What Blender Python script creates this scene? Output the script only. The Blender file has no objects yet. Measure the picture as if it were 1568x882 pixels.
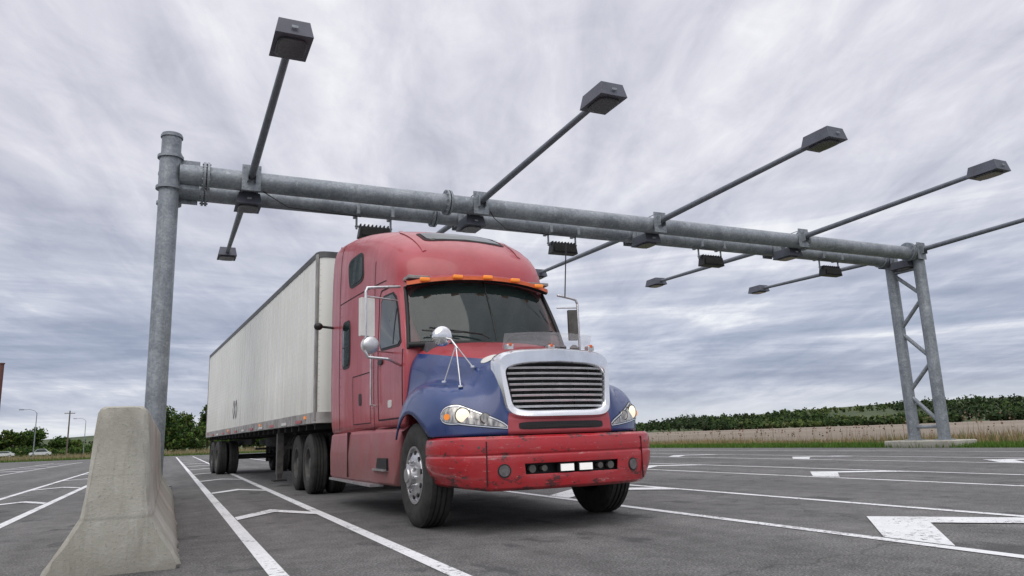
import bpy, bmesh, math, random
from math import radians, sin, cos, pi, sqrt
from mathutils import Vector, Matrix
from mathutils.bvhtree import BVHTree
random.seed(7)
S = bpy.context.scene
COL = S.collection

# ------------------------------------------------------------------ materials
def new_mat(name):
    m = bpy.data.materials.new(name); m.use_nodes = True
    nt = m.node_tree; b = nt.nodes['Principled BSDF']
    return m, nt, b
def N(nt, t, **kw):
    n = nt.nodes.new(t)
    for k, v in kw.items(): setattr(n, k, v)
    return n
def ramp(nt, fac, stops):
    r = N(nt, 'ShaderNodeValToRGB'); e = r.color_ramp.elements
    while len(e) > 1: e.remove(e[-1])
    e[0].position = stops[0][0]; e[0].color = (*stops[0][1], 1)
    for p, c in stops[1:]:
        x = e.new(p); x.color = (*c, 1)
    nt.links.new(fac, r.inputs[0]); return r.outputs[0]
def noise(nt, scale, detail=4, rough=.55, vec=None, dist=0):
    n = N(nt, 'ShaderNodeTexNoise'); n.inputs['Scale'].default_value = scale
    n.inputs['Detail'].default_value = detail; n.inputs['Roughness'].default_value = rough
    n.inputs['Distortion'].default_value = dist
    if vec is not None: nt.links.new(vec, n.inputs['Vector'])
    return n.outputs['Fac']
def objco(nt, scale=(1, 1, 1)):
    t = N(nt, 'ShaderNodeTexCoord'); m = N(nt, 'ShaderNodeMapping'); m.inputs['Scale'].default_value = scale
    nt.links.new(t.outputs['Object'], m.inputs[0]); return m.outputs[0]
def bump(nt, b, h, s=.3, d=.01):
    n = N(nt, 'ShaderNodeBump'); n.inputs['Strength'].default_value = s; n.inputs['Distance'].default_value = d
    nt.links.new(h, n.inputs['Height']); nt.links.new(n.outputs[0], b.inputs['Normal'])
def mixc(nt, fac, a, b, mode='MIX'):
    m = N(nt, 'ShaderNodeMix', data_type='RGBA', blend_type=mode)
    for idx, v in ((0, fac), (6, a), (7, b)):
        if isinstance(v, (int, float)): m.inputs[idx].default_value = v
        elif isinstance(v, tuple): m.inputs[idx].default_value = (*v, 1)
        else: nt.links.new(v, m.inputs[idx])
    return m.outputs[2]
def simple(name, c, rough=.5, metal=0, var=.15, scale=6, emis=None, estr=0, coat=0, spec=.5, bmp=0):
    m, nt, b = new_mat(name)
    v = noise(nt, scale, 6, .6, objco(nt))
    lo = tuple(x * (1 - var) for x in c); hi = tuple(min(1, x * (1 + var)) for x in c)
    nt.links.new(ramp(nt, v, [(.3, lo), (.7, hi)]), b.inputs['Base Color'])
    b.inputs['Roughness'].default_value = rough; b.inputs['Metallic'].default_value = metal
    b.inputs['Coat Weight'].default_value = coat; b.inputs['Specular IOR Level'].default_value = spec
    if emis: b.inputs['Emission Color'].default_value = (*emis, 1); b.inputs['Emission Strength'].default_value = estr
    if bmp: bump(nt, b, noise(nt, scale * 6, 5, .6, objco(nt)), bmp, .004)
    return m

def paint(name, c, fade, rough=.32, scratch=0, dirt=(.16, .13, .11), dirtlvl=.25, coat=.3, film=1.0, filmc=(.19, .16, .14)):
    m, nt, b = new_mat(name)
    co = objco(nt)
    n1 = noise(nt, 1.1, 7, .65, co)
    col = ramp(nt, n1, [(.32, c), (.66, fade)])
    n2 = noise(nt, 1, 7, .7, objco(nt, (6, 6, 1.0)))
    d = ramp(nt, n2, [(.44, (0, 0, 0)), (.7, (dirtlvl,) * 3)])
    col = mixc(nt, d, col, dirt)
    t = N(nt, 'ShaderNodeTexCoord'); sp = N(nt, 'ShaderNodeSeparateXYZ'); nt.links.new(t.outputs['Object'], sp.inputs[0])
    lo = ramp(nt, sp.outputs[2], [(.3, (.45 * film,) * 3), (.75, (.18 * film,) * 3), (1.0, (.04 * film,) * 3)])
    n5 = noise(nt, 3, 6, .7, co)
    lo = mixc(nt, 1, lo, ramp(nt, n5, [(.35, (.3,) * 3), (.65, (1.2,) * 3)]), 'MULTIPLY')
    col = mixc(nt, lo, col, filmc)
    if scratch:
        n3 = noise(nt, 5.5, 9, .8, objco(nt, (1, 1, 1.8)))
        low = N(nt, 'ShaderNodeMapRange'); low.inputs[1].default_value = .38; low.inputs[2].default_value = .62; low.inputs[3].default_value = .05; low.inputs[4].default_value = 0
        nt.links.new(sp.outputs[2], low.inputs[0])
        ad = N(nt, 'ShaderNodeMath', operation='ADD'); nt.links.new(n3, ad.inputs[0]); nt.links.new(low.outputs[0], ad.inputs[1])
        s = ramp(nt, ad.outputs[0], [(.58, (0, 0, 0)), (.59, (scratch,) * 3)])
        col = mixc(nt, s, col, (.045, .022, .022))
        n4 = noise(nt, 9, 9, .8, objco(nt, (.5, .8, 3.2)))
        s = ramp(nt, n4, [(.595, (0, 0, 0)), (.61, (scratch * .8,) * 3)])
        col = mixc(nt, s, col, (.46, .24, .23))
    nt.links.new(col, b.inputs['Base Color'])
    r = ramp(nt, n2, [(.3, (rough - .06,) * 3), (.7, (rough + .2,) * 3)])
    nt.links.new(r, b.inputs['Roughness'])
    b.inputs['Coat Weight'].default_value = coat; b.inputs['Coat Roughness'].default_value = .10
    bump(nt, b, noise(nt, 2.0, 3, .5, co), .10, .02)
    return m

M = {}
M['red'] = paint('faded_red_paint', (.36, .026, .038), (.46, .070, .088), .34, 0, (.30, .10, .10), .32, .4)
M['redlow'] = paint('dusty_red_paint', (.28, .055, .065), (.36, .10, .11), .5, 0, (.25, .18, .17), .5, .1)
M['bumper'] = paint('scraped_red_bumper_paint', (.38, .005, .012), (.47, .014, .024), .32, .9, (.24, .05, .05), .3, .45, .4, (.20, .10, .09))
M['blue'] = paint('blue_paint', (.015, .036, .140), (.026, .062, .205), .28, 0, (.06, .08, .15), .22, .5, .6)
M['chrome'] = simple('chrome', (.82, .83, .85), .17, .92, .10, 5)
M['alu'] = simple('aluminium', (.58, .58, .59), .36, .85, .25, 9)
M['slat'] = simple('polished_grille_bar', (.74, .75, .77), .25, .45, .15, 12)
M['dull'] = simple('dull_dirty_steel', (.10, .095, .088), .6, .3, .4, 9)
M['black'] = simple('black_plastic', (.012, .012, .013), .5, 0, .3)
M['dark'] = simple('dark_chassis', (.020, .019, .018), .75, 0, .5, 4)
M['seam'] = simple('panel_gap', (.025, .006, .008), .8, 0, .1)
M['gasket'] = simple('rubber_gasket', (.012, .012, .012), .6)
M['rubber'] = simple('tyre_rubber', (.034, .033, .031), .78, 0, .4, 12, bmp=.2)
M['glass'] = simple('window_glass', (.012, .026, .025), .03, 0, .3, 1.2, spec=.8)
M['mirror'] = simple('mirror_glass', (.6, .62, .64), .05, 1, .03)
M['white'] = simple('white_plastic', (.68, .67, .63), .45, 0, .08)
M['amber'] = simple('amber_lamp', (.75, .22, .03), .3, 0, .1, emis=(1, .35, .06), estr=.3)
M['ambers'] = simple('amber_strip', (.62, .12, .03), .35, 0, .15)
M['redlamp'] = simple('red_lamp', (.4, .01, .01), .3, 0, .1)
M['bulb'] = simple('lit_headlamp', (.7, .65, .55), .3, 0, .02, emis=(1, .84, .60), estr=.8)
M['fog'] = simple('fog_lamp_glass', (.16, .15, .15), .2, .3, .3, 30)
M['spot'] = simple('white_work_lamp', (.8, .8, .78), .3, 0, .05, emis=(1, .98, .92), estr=.35)
M['interior'] = simple('cab_interior_grey', (.26, .25, .24), .8, 0, .3)
M['seat'] = simple('seat_fabric', (.10, .10, .11), .9, 0, .3)

def lens_mat():
    m, nt, b = new_mat('headlamp_lens')
    v = noise(nt, 14, 4, .6, objco(nt, (1.6, 1.6, .5)))
    nt.links.new(ramp(nt, v, [(.38, (.12, .12, .12)), (.5, (.36, .35, .33)), (.62, (.66, .64, .58))]), b.inputs['Base Color'])
    b.inputs['Metallic'].default_value = .5; b.inputs['Roughness'].default_value = .2
    b.inputs['Coat Weight'].default_value = 1; b.inputs['Coat Roughness'].default_value = .03
    return m
M['lens'] = lens_mat()
def thin(name, col, fac, rough, tint=(1, 1, 1), spec=.5):
    m, nt, b = new_mat(name)
    t = N(nt, 'ShaderNodeBsdfTransparent'); t.inputs[0].default_value = (*tint, 1); mx = N(nt, 'ShaderNodeMixShader')
    v = noise(nt, 4, 6, .7, objco(nt)); nt.links.new(ramp(nt, v, [(.3, tuple(x * .85 for x in col)), (.7, col)]), b.inputs['Base Color'])
    b.inputs['Roughness'].default_value = rough; mx.inputs[0].default_value = fac; b.inputs['Specular IOR Level'].default_value = spec
    nt.links.new(t.outputs[0], mx.inputs[1]); nt.links.new(b.outputs[0], mx.inputs[2])
    nt.links.new(mx.outputs[0], nt.nodes['Material Output'].inputs[0]); return m
M['plexi'] = thin('clear_plexiglass', (.78, .77, .79), .30, .12)
M['wglass'] = thin('windshield_glass', (.030, .050, .048), .48, .03, (.74, .86, .84), 1.0)

def galv():
    m, nt, b = new_mat('galvanised_steel')
    co = objco(nt)
    v = N(nt, 'ShaderNodeTexVoronoi'); v.inputs['Scale'].default_value = 24; nt.links.new(co, v.inputs['Vector'])
    sp = N(nt, 'ShaderNodeSeparateColor'); nt.links.new(v.outputs['Color'], sp.inputs[0])
    c1 = ramp(nt, sp.outputs[0], [(0, (.25, .275, .30)), (1, (.35, .375, .40))])
    n1 = noise(nt, 1.6, 6, .65, co)
    c2 = ramp(nt, n1, [(.35, (.66, .68, .70)), (.7, (1.12, 1.12, 1.12))])
    c = mixc(nt, 1, c1, c2, 'MULTIPLY')
    n2 = noise(nt, 6, 9, .75, objco(nt, (1, 1, 1)))
    c = mixc(nt, ramp(nt, n2, [(.55, (0, 0, 0)), (.62, (.45, .45, .45))]), c, (.48, .51, .53))
    n3 = noise(nt, 1, 6, .7, objco(nt, (9, 9, .6)))
    c = mixc(nt, ramp(nt, n3, [(.54, (0, 0, 0)), (.68, (.5,) * 3)]), c, (.15, .15, .148))
    nt.links.new(c, b.inputs['Base Color'])
    b.inputs['Metallic'].default_value = .35; b.inputs['Roughness'].default_value = .5
    bump(nt, b, n2, .12, .005); return m
M['galv'] = galv()
M['lampgrey'] = simple('grey_painted_lamp_housing', (.09, .095, .12), .5, .1, .18, 3)
M['armgrey'] = simple('grey_painted_steel_arm', (.16, .175, .20), .45, .3, .2, 5)
M['lamplens'] = simple('lamp_glass', (.075, .075, .085), .22, .2, .3, 20)

def concrete():
    m, nt, b = new_mat('weathered_concrete')
    co = objco(nt)
    n1 = noise(nt, 1.4, 8, .65, co); n2 = noise(nt, 48, 5, .7, co); n3 = noise(nt, 1.4, 7, .75, objco(nt, (7, 7, 1.0)))
    n4 = noise(nt, 6, 7, .7, objco(nt, (1, 1, 1)))
    c = ramp(nt, n1, [(.35, (.34, .325, .275)), (.64, (.51, .495, .435))])
    c = mixc(nt, ramp(nt, n3, [(.50, (0, 0, 0)), (.68, (.6,) * 3)]), c, (.24, .225, .19))
    c = mixc(nt, ramp(nt, n2, [(.60, (0, 0, 0)), (.65, (.55,) * 3)]), c, (.17, .16, .135))
    c = mixc(nt, ramp(nt, n4, [(.56, (0, 0, 0)), (.66, (.4,) * 3)]), c, (.62, .61, .56))
    t = N(nt, 'ShaderNodeTexCoord'); sp = N(nt, 'ShaderNodeSeparateXYZ'); nt.links.new(t.outputs['Object'], sp.inputs[0])
    wv = N(nt, 'ShaderNodeMath', operation='MULTIPLY_ADD'); wv.inputs[1].default_value = .05; nt.links.new(n1, wv.inputs[0]); nt.links.new(sp.outputs[2], wv.inputs[2])
    ln = ramp(nt, wv.outputs[0], [(.40, (0, 0, 0)), (.41, (.35,) * 3), (.418, (.35,) * 3), (.43, (0, 0, 0)), (.71, (0, 0, 0)), (.716, (.25,) * 3), (.724, (0, 0, 0))])
    c = mixc(nt, ln, c, (.20, .19, .16))
    low = ramp(nt, sp.outputs[2], [(0, (.55,) * 3), (.16, (.1,) * 3), (.3, (0, 0, 0))]); c = mixc(nt, low, c, (.22, .205, .175))
    nt.links.new(c, b.inputs['Base Color']); b.inputs['Roughness'].default_value = .9
    a = N(nt, 'ShaderNodeMath', operation='ADD'); nt.links.new(n1, a.inputs[0]); nt.links.new(n2, a.inputs[1])
    bump(nt, b, a.outputs[0], .5, .012); return m
M['conc'] = concrete()

def asphalt_nodes(nt):
    co = objco(nt)
    n1 = noise(nt, .35, 6, .6, co); n2 = noise(nt, 60, 3, .75, co); n3 = noise(nt, 3.2, 8, .75, co)
    c = ramp(nt, n1, [(.32, (.108, .107, .105)), (.68, (.162, .159, .155))])
    c = mixc(nt, 1, c, ramp(nt, n2, [(.32, (.22, .22, .22)), (.48, (.90, .90, .90)), (.60, (1.45, 1.42, 1.4)), (.68, (3.0, 2.9, 2.8))]), 'MULTIPLY')
    c = mixc(nt, 1, c, ramp(nt, n3, [(.35, (.68, .68, .68)), (.65, (1.2, 1.2, 1.2))]), 'MULTIPLY')
    nt_ = noise(nt, 1, 5, .6, objco(nt, (1.1, .07, 1)))
    c = mixc(nt, 1, c, ramp(nt, nt_, [(.38, (.78, .78, .78)), (.62, (1.12, 1.12, 1.12))]), 'MULTIPLY')
    no = noise(nt, 1.6, 6, .6, objco(nt, (1, .6, 1)))
    c = mixc(nt, ramp(nt, no, [(.60, (0, 0, 0)), (.65, (.62,) * 3)]), c, (.033, .033, .035))
    return c, n2, n3, co
def asphalt():
    m, nt, b = new_mat('worn_asphalt')
    c, n2, n3, co = asphalt_nodes(nt)
    v = N(nt, 'ShaderNodeTexVoronoi', feature='DISTANCE_TO_EDGE'); v.inputs['Scale'].default_value = .16
    wn = N(nt, 'ShaderNodeTexNoise'); wn.inputs['Scale'].default_value = 1.5; wn.inputs['Detail'].default_value = 6
    nt.links.new(co, wn.inputs['Vector'])
    ad = N(nt, 'ShaderNodeMixRGB', blend_type='ADD'); ad.inputs[0].default_value = .9
    nt.links.new(co, ad.inputs[1]); nt.links.new(wn.outputs['Color'], ad.inputs[2]); nt.links.new(ad.outputs[0], v.inputs['Vector'])
    ck = ramp(nt, v.outputs['Distance'], [(0, (.5,) * 3), (.0025, (0, 0, 0))])
    c = mixc(nt, ck, c, (.02, .02, .02))
    nt.links.new(c, b.inputs['Base Color']); b.inputs['Roughness'].default_value = .88
    bump(nt, b, n2, .6, .008); return m
M['asph'] = asphalt()
def roadpaint2():
    m, nt, b = new_mat('worn_white_road_paint')
    c, n2, n3, co = asphalt_nodes(nt)
    w = noise(nt, 22, 9, .8, co); w2 = noise(nt, 1.1, 4, .6, co)
    s = N(nt, 'ShaderNodeMath', operation='MULTIPLY_ADD'); s.inputs[1].default_value = .45; nt.links.new(w2, s.inputs[0]); nt.links.new(w, s.inputs[2])
    worn = ramp(nt, s.outputs[0], [(.78, (0, 0, 0)), (.82, (.9,) * 3)])
    p = mixc(nt, 1, (.78, .79, .80), ramp(nt, n3, [(.35, (.86,) * 3), (.65, (1.0,) * 3)]), 'MULTIPLY')
    nt.links.new(mixc(nt, worn, p, c), b.inputs['Base Color']); b.inputs['Roughness'].default_value = .7
    return m
M['rpaint'] = roadpaint2()

def ground_mat(name, cols, s1, s2, stretch=(1, 1, 1)):
    m, nt, b = new_mat(name)
    n1 = noise(nt, s1, 6, .6, objco(nt, stretch)); n2 = noise(nt, s2, 5, .7, objco(nt))
    c = ramp(nt, n1, cols); c = mixc(nt, 1, c, ramp(nt, n2, [(.3, (.7,) * 3), (.7, (1.25,) * 3)]), 'MULTIPLY')
    nt.links.new(c, b.inputs['Base Color']); b.inputs['Roughness'].default_value = .95
    bump(nt, b, n2, .6, .05); return m
M['grass'] = ground_mat('grass_ground', [(.3, (.055, .09, .02)), (.6, (.10, .13, .035)), (.8, (.18, .16, .08))], .12, 6)
M['field'] = ground_mat('ploughed_field', [(.35, (.17, .135, .10)), (.5, (.23, .19, .145)), (.65, (.29, .24, .185))], .012, 2.5, (1, .25, 1))
M['hill'] = ground_mat('hill_ground', [(.35, (.035, .055, .018)), (.65, (.075, .10, .035))], .008, .2)

def vcol_mat(name, rough=.9):
    m, nt, b = new_mat(name)
    a = N(nt, 'ShaderNodeVertexColor', layer_name='Col')
    n1 = noise(nt, 3, 3, .6, objco(nt))
    nt.links.new(mixc(nt, 1, a.outputs[0], ramp(nt, n1, [(.3, (.8,) * 3), (.7, (1.2,) * 3)]), 'MULTIPLY'), b.inputs['Base Color'])
    b.inputs['Roughness'].default_value = rough; b.inputs['Specular IOR Level'].default_value = .2
    return m
M['leaf'] = vcol_mat('foliage'); M['blade'] = vcol_mat('grass_blades')
M['bark'] = simple('bark', (.09, .07, .05), .9, 0, .3, 10)

def trailer_side():
    m, nt, b = new_mat('dirty_white_trailer_panel')
    n1 = noise(nt, .5, 7, .65, objco(nt)); n2 = noise(nt, 1, 8, .75, objco(nt, (4, 4, .3)))
    c = ramp(nt, n1, [(.35, (.76, .76, .71)), (.65, (.84, .84, .79))])
    c = mixc(nt, ramp(nt, n2, [(.48, (0, 0, 0)), (.70, (.30,) * 3)]), c, (.54, .52, .45))
    t = N(nt, 'ShaderNodeTexCoord'); mp = N(nt, 'ShaderNodeMapping'); mp.inputs['Scale'].default_value = (0, 9.8, 9.8)
    nt.links.new(t.outputs['Object'], mp.inputs[0])
    fr = N(nt, 'ShaderNodeVectorMath', operation='FRACTION'); nt.links.new(mp.outputs[0], fr.inputs[0])
    ds = N(nt, 'ShaderNodeVectorMath', operation='DISTANCE'); ds.inputs[1].default_value = (0, .5, .5); nt.links.new(fr.outputs[0], ds.inputs[0])
    rv = ramp(nt, ds.outputs['Value'], [(.10, (.28,) * 3), (.14, (0, 0, 0))])
    c = mixc(nt, rv, c, (.40, .39, .35))
    sp = N(nt, 'ShaderNodeSeparateXYZ'); nt.links.new(t.outputs['Object'], sp.inputs[0])
    mr = N(nt, 'ShaderNodeMapRange'); mr.inputs[1].default_value = 1.2; mr.inputs[2].default_value = 2.2; nt.links.new(sp.outputs[2], mr.inputs[0])
    lo = ramp(nt, mr.outputs[0], [(0, (.35,) * 3), (1, (0, 0, 0))])
    c = mixc(nt, mixc(nt, 1, lo, ramp(nt, n2, [(.35, (.4,) * 3), (.6, (1.3,) * 3)]), 'MULTIPLY'), c, (.40, .38, .33))
    nt.links.new(c, b.inputs['Base Color']); b.inputs['Roughness'].default_value = .45
    return m
M['tside'] = trailer_side()
M['rail'] = simple('trailer_aluminium_rail', (.38, .36, .34), .5, .4, .3, 4)
M['darkrail'] = simple('trailer_top_rail', (.10, .10, .10), .5, .3, .3, 4)
M['logo'] = simple('grey_emblem_paint', (.16, .16, .17), .5)
M['rust'] = simple('reddish_painted_pole', (.12, .05, .04), .7)
M['wood'] = simple('wooden_pole', (.14, .12, .10), .9)
M['carwhite'] = simple('white_car_paint', (.65, .66, .68), .3, coat=.5)

# ------------------------------------------------------------------ mesh builder
def V(*a): return Vector(a)
class MB:
    def __init__(s, *mats): s.v = []; s.f = []; s.m = []; s.mats = [M[x] for x in mats]; s.names = list(mats)
    def mi(s, m):
        if m is None: return 0
        if m not in s.names: s.names.append(m); s.mats.append(M[m])
        return s.names.index(m)
    def add(s, vs, fs, m=None):
        o = len(s.v); s.v += [tuple(x) for x in vs]; k = s.mi(m)
        for f in fs: s.f.append([i + o for i in f]); s.m.append(k)
    def hexa(s, b, t, m=None):
        s.add(b + t, [(3, 2, 1, 0), (4, 5, 6, 7), (0, 1, 5, 4), (1, 2, 6, 5), (2, 3, 7, 6), (3, 0, 4, 7)], m)
    def box(s, c, d, m=None, rot=None, taper=1):
        x, y, z = [q / 2 for q in d]; b = []
        for zz, k in ((-z, 1), (z, taper)):
            for sx, sy in ((-1, -1), (1, -1), (1, 1), (-1, 1)):
                p = V(sx * x * k, sy * y * k, zz)
                if rot: p = rot @ p
                b.append(p + V(*c))
        s.hexa(b[:4], b[4:], m)
    def cyl(s, p1, p2, r, r2=None, n=16, m=None, cap=True):
        p1 = V(*p1); p2 = V(*p2); r2 = r if r2 is None else r2
        d = (p2 - p1).normalized(); a = d.orthogonal().normalized(); b = d.cross(a)
        vs = [p1 + (a * cos(2 * pi * i / n) + b * sin(2 * pi * i / n)) * r for i in range(n)]
        vs += [p2 + (a * cos(2 * pi * i / n) + b * sin(2 * pi * i / n)) * r2 for i in range(n)]
        fs = [(i, (i + 1) % n, (i + 1) % n + n, i + n) for i in range(n)]
        if cap: fs += [tuple(range(n - 1, -1, -1)), tuple(range(n, 2 * n))]
        s.add(vs, fs, m)
    def tube(s, pts, r, n=8, m=None):
        for a, b in zip(pts[:-1], pts[1:]): s.cyl(a, b, r, n=n, m=m)
        for p in pts[1:-1]: s.ball(p, (r * 1.02,) * 3, 8, 5, m)
    def ball(s, c, r, n=16, k=8, m=None):
        vs = []; fs = []
        for j in range(k + 1):
            t = pi * j / k
            for i in range(n):
                a = 2 * pi * i / n; vs.append((c[0] + r[0] * sin(t) * cos(a), c[1] + r[1] * sin(t) * sin(a), c[2] + r[2] * cos(t)))
        for j in range(k):
            for i in range(n): fs.append((j * n + i, j * n + (i + 1) % n, (j + 1) * n + (i + 1) % n, (j + 1) * n + i))
        s.add(vs, fs, m)
    def lathe(s, prof, n=48, m=None, ax=(0, 0, 0)):
        vs = []; fs = []
        for x, r in prof:
            for i in range(n):
                a = 2 * pi * i / n; vs.append((ax[0] + x, ax[1] + r * cos(a), ax[2] + r * sin(a)))
        for j in range(len(prof) - 1):
            for i in range(n): fs.append((j * n + i, j * n + (i + 1) % n, (j + 1) * n + (i + 1) % n, (j + 1) * n + i))
        s.add(vs, fs, m)
    def grid(s, rows, m=None, closed=False, fm=None, skip=None):
        o = len(s.v); w = len(rows[0])
        for r in rows: s.v += [tuple(p) for p in r]
        for i in range(len(rows) - 1):
            for j in range(w if closed else w - 1):
                if skip and skip(i, j): continue
                k = (j + 1) % w
                s.f.append([o + i * w + j, o + i * w + k, o + (i + 1) * w + k, o + (i + 1) * w + j])
                s.m.append(s.mi(fm(i, j) if fm else m))
    def make(s, name, parent=None, smooth=35, bevel=0, sub=0, solid=0, loc=None, weld=False):
        me = bpy.data.meshes.new(name); me.from_pydata(s.v, [], s.f)
        for m in s.mats: me.materials.append(m)
        me.polygons.foreach_set('material_index', s.m)
        bm = bmesh.new(); bm.from_mesh(me)
        if weld: bmesh.ops.remove_doubles(bm, verts=bm.verts, dist=.0005)
        bmesh.ops.recalc_face_normals(bm, faces=bm.faces); bm.to_mesh(me); bm.free()
        if smooth: me.shade_smooth()
        if smooth and smooth < 180: me.set_sharp_from_angle(angle=radians(smooth))
        ob = bpy.data.objects.new(name, me); COL.objects.link(ob)
        if parent: ob.parent = parent
        if loc: ob.location = loc
        if bevel:
            b = ob.modifiers.new('bevel', 'BEVEL'); b.width = bevel; b.segments = 2; b.limit_method = 'ANGLE'; b.angle_limit = radians(40)
        if sub: u = ob.modifiers.new('sub', 'SUBSURF'); u.levels = u.render_levels = sub
        if solid: q = ob.modifiers.new('solid', 'SOLIDIFY'); q.thickness = solid; q.offset = -1
        return ob
def empty(name, loc=(0, 0, 0), rz=0):
    e = bpy.data.objects.new(name, None); COL.objects.link(e); e.location = loc; e.rotation_euler = (0, 0, rz); return e
def mirror_rows(rows):
    return [[(-p[0], p[1], p[2]) for p in r[:0:-1]] + list(r) for r in rows]

# ------------------------------------------------------------------ ground
def sheet(name, x0, x1, y0, y1, z, mat, loc=None):
    b = MB(mat); b.add([(x0, y0, z), (x1, y0, z), (x1, y1, z), (x0, y1, z)], [(0, 1, 2, 3)]); return b.make(name, smooth=0)
sheet('ground', -3000, 3000, -300, 4000, -.06, 'grass')
sheet('ploughed_field', 36, 1200, -200, 900, -.03, 'field')
sheet('asphalt_lot', -70, 23.6, -25, 92, 0, 'asph')

rm = MB('rpaint')
def stripe(p, q, w, z):
    p = V(p[0], p[1], z); q = V(q[0], q[1], z); d = (q - p).normalized(); n = V(-d.y, d.x, 0) * w / 2
    rm.add([p - n, q - n, q + n, p + n], [(0, 1, 2, 3)])
def island(xa, xb, y0, y1, first, th=.5, xa2=None, xb2=None):
    stripe((xa, y0), (xa if xa2 is None else xa2, y1), .12, .005); stripe((xb, y0), (xb if xb2 is None else xb2, y1), .12, .005)
    y = first; wd = xb - xa
    while y < y1:
        dr = 1.0 if wd > 1.5 else .82
        f = (y - y0) / (y1 - y0); l = xa + .065; r = xb + ((xb2 - xb) * f if xb2 else 0) - .065; xm = (l + r) / 2 + .05
        z = .009; t2 = th * .88
        rm.add([(l, y - dr - t2, z), (xm, y - th, z), (xm, y, z), (l, y - dr, z)], [(0, 1, 2, 3)])
        rm.add([(xm, y - th, z), (r, y - dr - t2, z), (r, y - dr, z), (xm, y, z)], [(0, 1, 2, 3)])
        y += 5.6
island(.72, 1.70, -3, 80, 10.8, .45, .72, 2.2)
island(-2.94, -1.83, -3, 80, -.4, .42)
for xa, xb in ((5.0, 7.05), (10.2, 12.2), (15.4, 17.4)):
    island(xa, xb, -3, 62, -.4, .66)
stripe((20.8, -3), (20.8, 62), .12, .005)
island(-8.3, -6.3, -3, 70, -.4, .6)
rm.make('road_marking', smooth=0)

# ------------------------------------------------------------------ concrete barrier
bar = empty('concrete_barrier', (-.32, 6.2, 0))
def barrier_rows(L, seed):
    rnd = random.Random(seed)
    prof = [(.45, 0), (.45, .03), (.44, .07), (.40, .13), (.33, .24), (.235, .40), (.215, .55), (.20, .75), (.185, .95), (.172, 1.14), (.16, 1.17), (.135, 1.188), (0, 1.19)]
    rows = []
    ys = [0, .025, .08] + [.08 + i * .15 for i in range(1, int((L - .1) / .15))] + [L - .03, L]
    for k, y in enumerate(ys):
        e = .022 if k in (0, len(ys) - 1) else 0
        r = []
        for x, z in prof:
            jit = .018 if (z < .1) else (.008 if k < 3 else .003)
            r.append((x - e - abs(rnd.gauss(0, jit)), y + (abs(rnd.gauss(0, .007)) if k < 2 else 0), max(0, z - (e * .5 if z > .1 else 0))))
        l = [(-(p[0] - abs(rnd.gauss(0, .006 if p[2] < .1 else .002))) , p[1], p[2]) for p in r]
        rows.append(l + [p for p in r[-2::-1]])
    return rows
for i, (y0, L) in enumerate(((0, 3.0), (3.06, 3.0), (6.12, 3.0))):
    b = MB('conc'); rows = barrier_rows(L, i); b.grid(rows)
    n = len(rows[0]); b.add(rows[0], [tuple(range(n))]); b.add(rows[-1], [tuple(range(n))])
    b.make('segment_%d' % (i + 1), bar, 38, loc=(0, y0, 0), weld=True)
b = MB('dark'); b.box((0, 3.03, .03), (.7, .055, .06)); b.make('joint', bar, 0)

# ------------------------------------------------------------------ gantry
gan = empty('lighting_gantry', (0, 0, 0))
YN, YF, ZB, XL, XR = 17.35, 18.5, 6.95, -.3, 24.55
RB = .235
g = MB('galv')
for y in (YN, YF):
    g.cyl((XL, y, 0), (XL, y, 7.80), .208, n=32)
    g.cyl((XL, y, 7.78), (XL, y, 7.83), .235, n=32); g.cyl((XL, y, 7.83), (XL, y, 7.87), .215, n=32)
    for z in (6.55, 7.28): g.cyl((XL, y, z), (XL, y, z + .06), .275, n=32)
    g.cyl((XL, y, 6.62), (XL, y, 7.28), .228, n=32)
    g.cyl((XR, y, 0.2), (XR, y, 7.15), .2, n=28)
    g.cyl((XR, y, 7.15), (XR, y, 7.2), .22, n=28)
    g.cyl((XL + .2, y, ZB), (XR - .1, y, ZB - .06), RB, n=32)
    g.cyl((XR, y, .2), (XR, y, .26), .34, n=24); g.cyl((XL, y, .0), (XL, y, .06), .4, n=24)
    for x in (.42, .50, 6.28, 6.36, 18.85, 18.93, 24.0, 24.08):
        g.cyl((x - .025, y, ZB), (x + .025, y, ZB), .335, n=32)
        for a in range(12):
            t = a * pi / 6; g.cyl((x - .05, y + .285 * cos(t), ZB + .285 * sin(t)), (x + .05, y + .285 * cos(t), ZB + .285 * sin(t)), .02, n=6)
    g.box((XL + .42, y, ZB + .29), (.4, .02, .1)); g.box((XL + .42, y, ZB - .29), (.4, .02, .1))
for X in (XL, XR):
    zz = [.75, 1.9, 3.05, 4.2, 5.35, 6.4]
    for i, z in enumerate(zz[:-1]):
        a, b2 = (YN, YF) if i % 2 == 0 else (YF, YN)
        g.cyl((X, a, z), (X, b2, zz[i + 1]), .07, n=12)
    g.cyl((X, YN, .7), (X, YF, .7), .07, n=12); g.cyl((X, YN, 6.4), (X, YF, 6.4), .07, n=12)
g.make('steel_frame', gan, 35)
c = MB('conc'); c.box((XR, 17.95, .1), (1.5, 2.5, .26)); c.make('foundation', gan, 30, bevel=.03)
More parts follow.
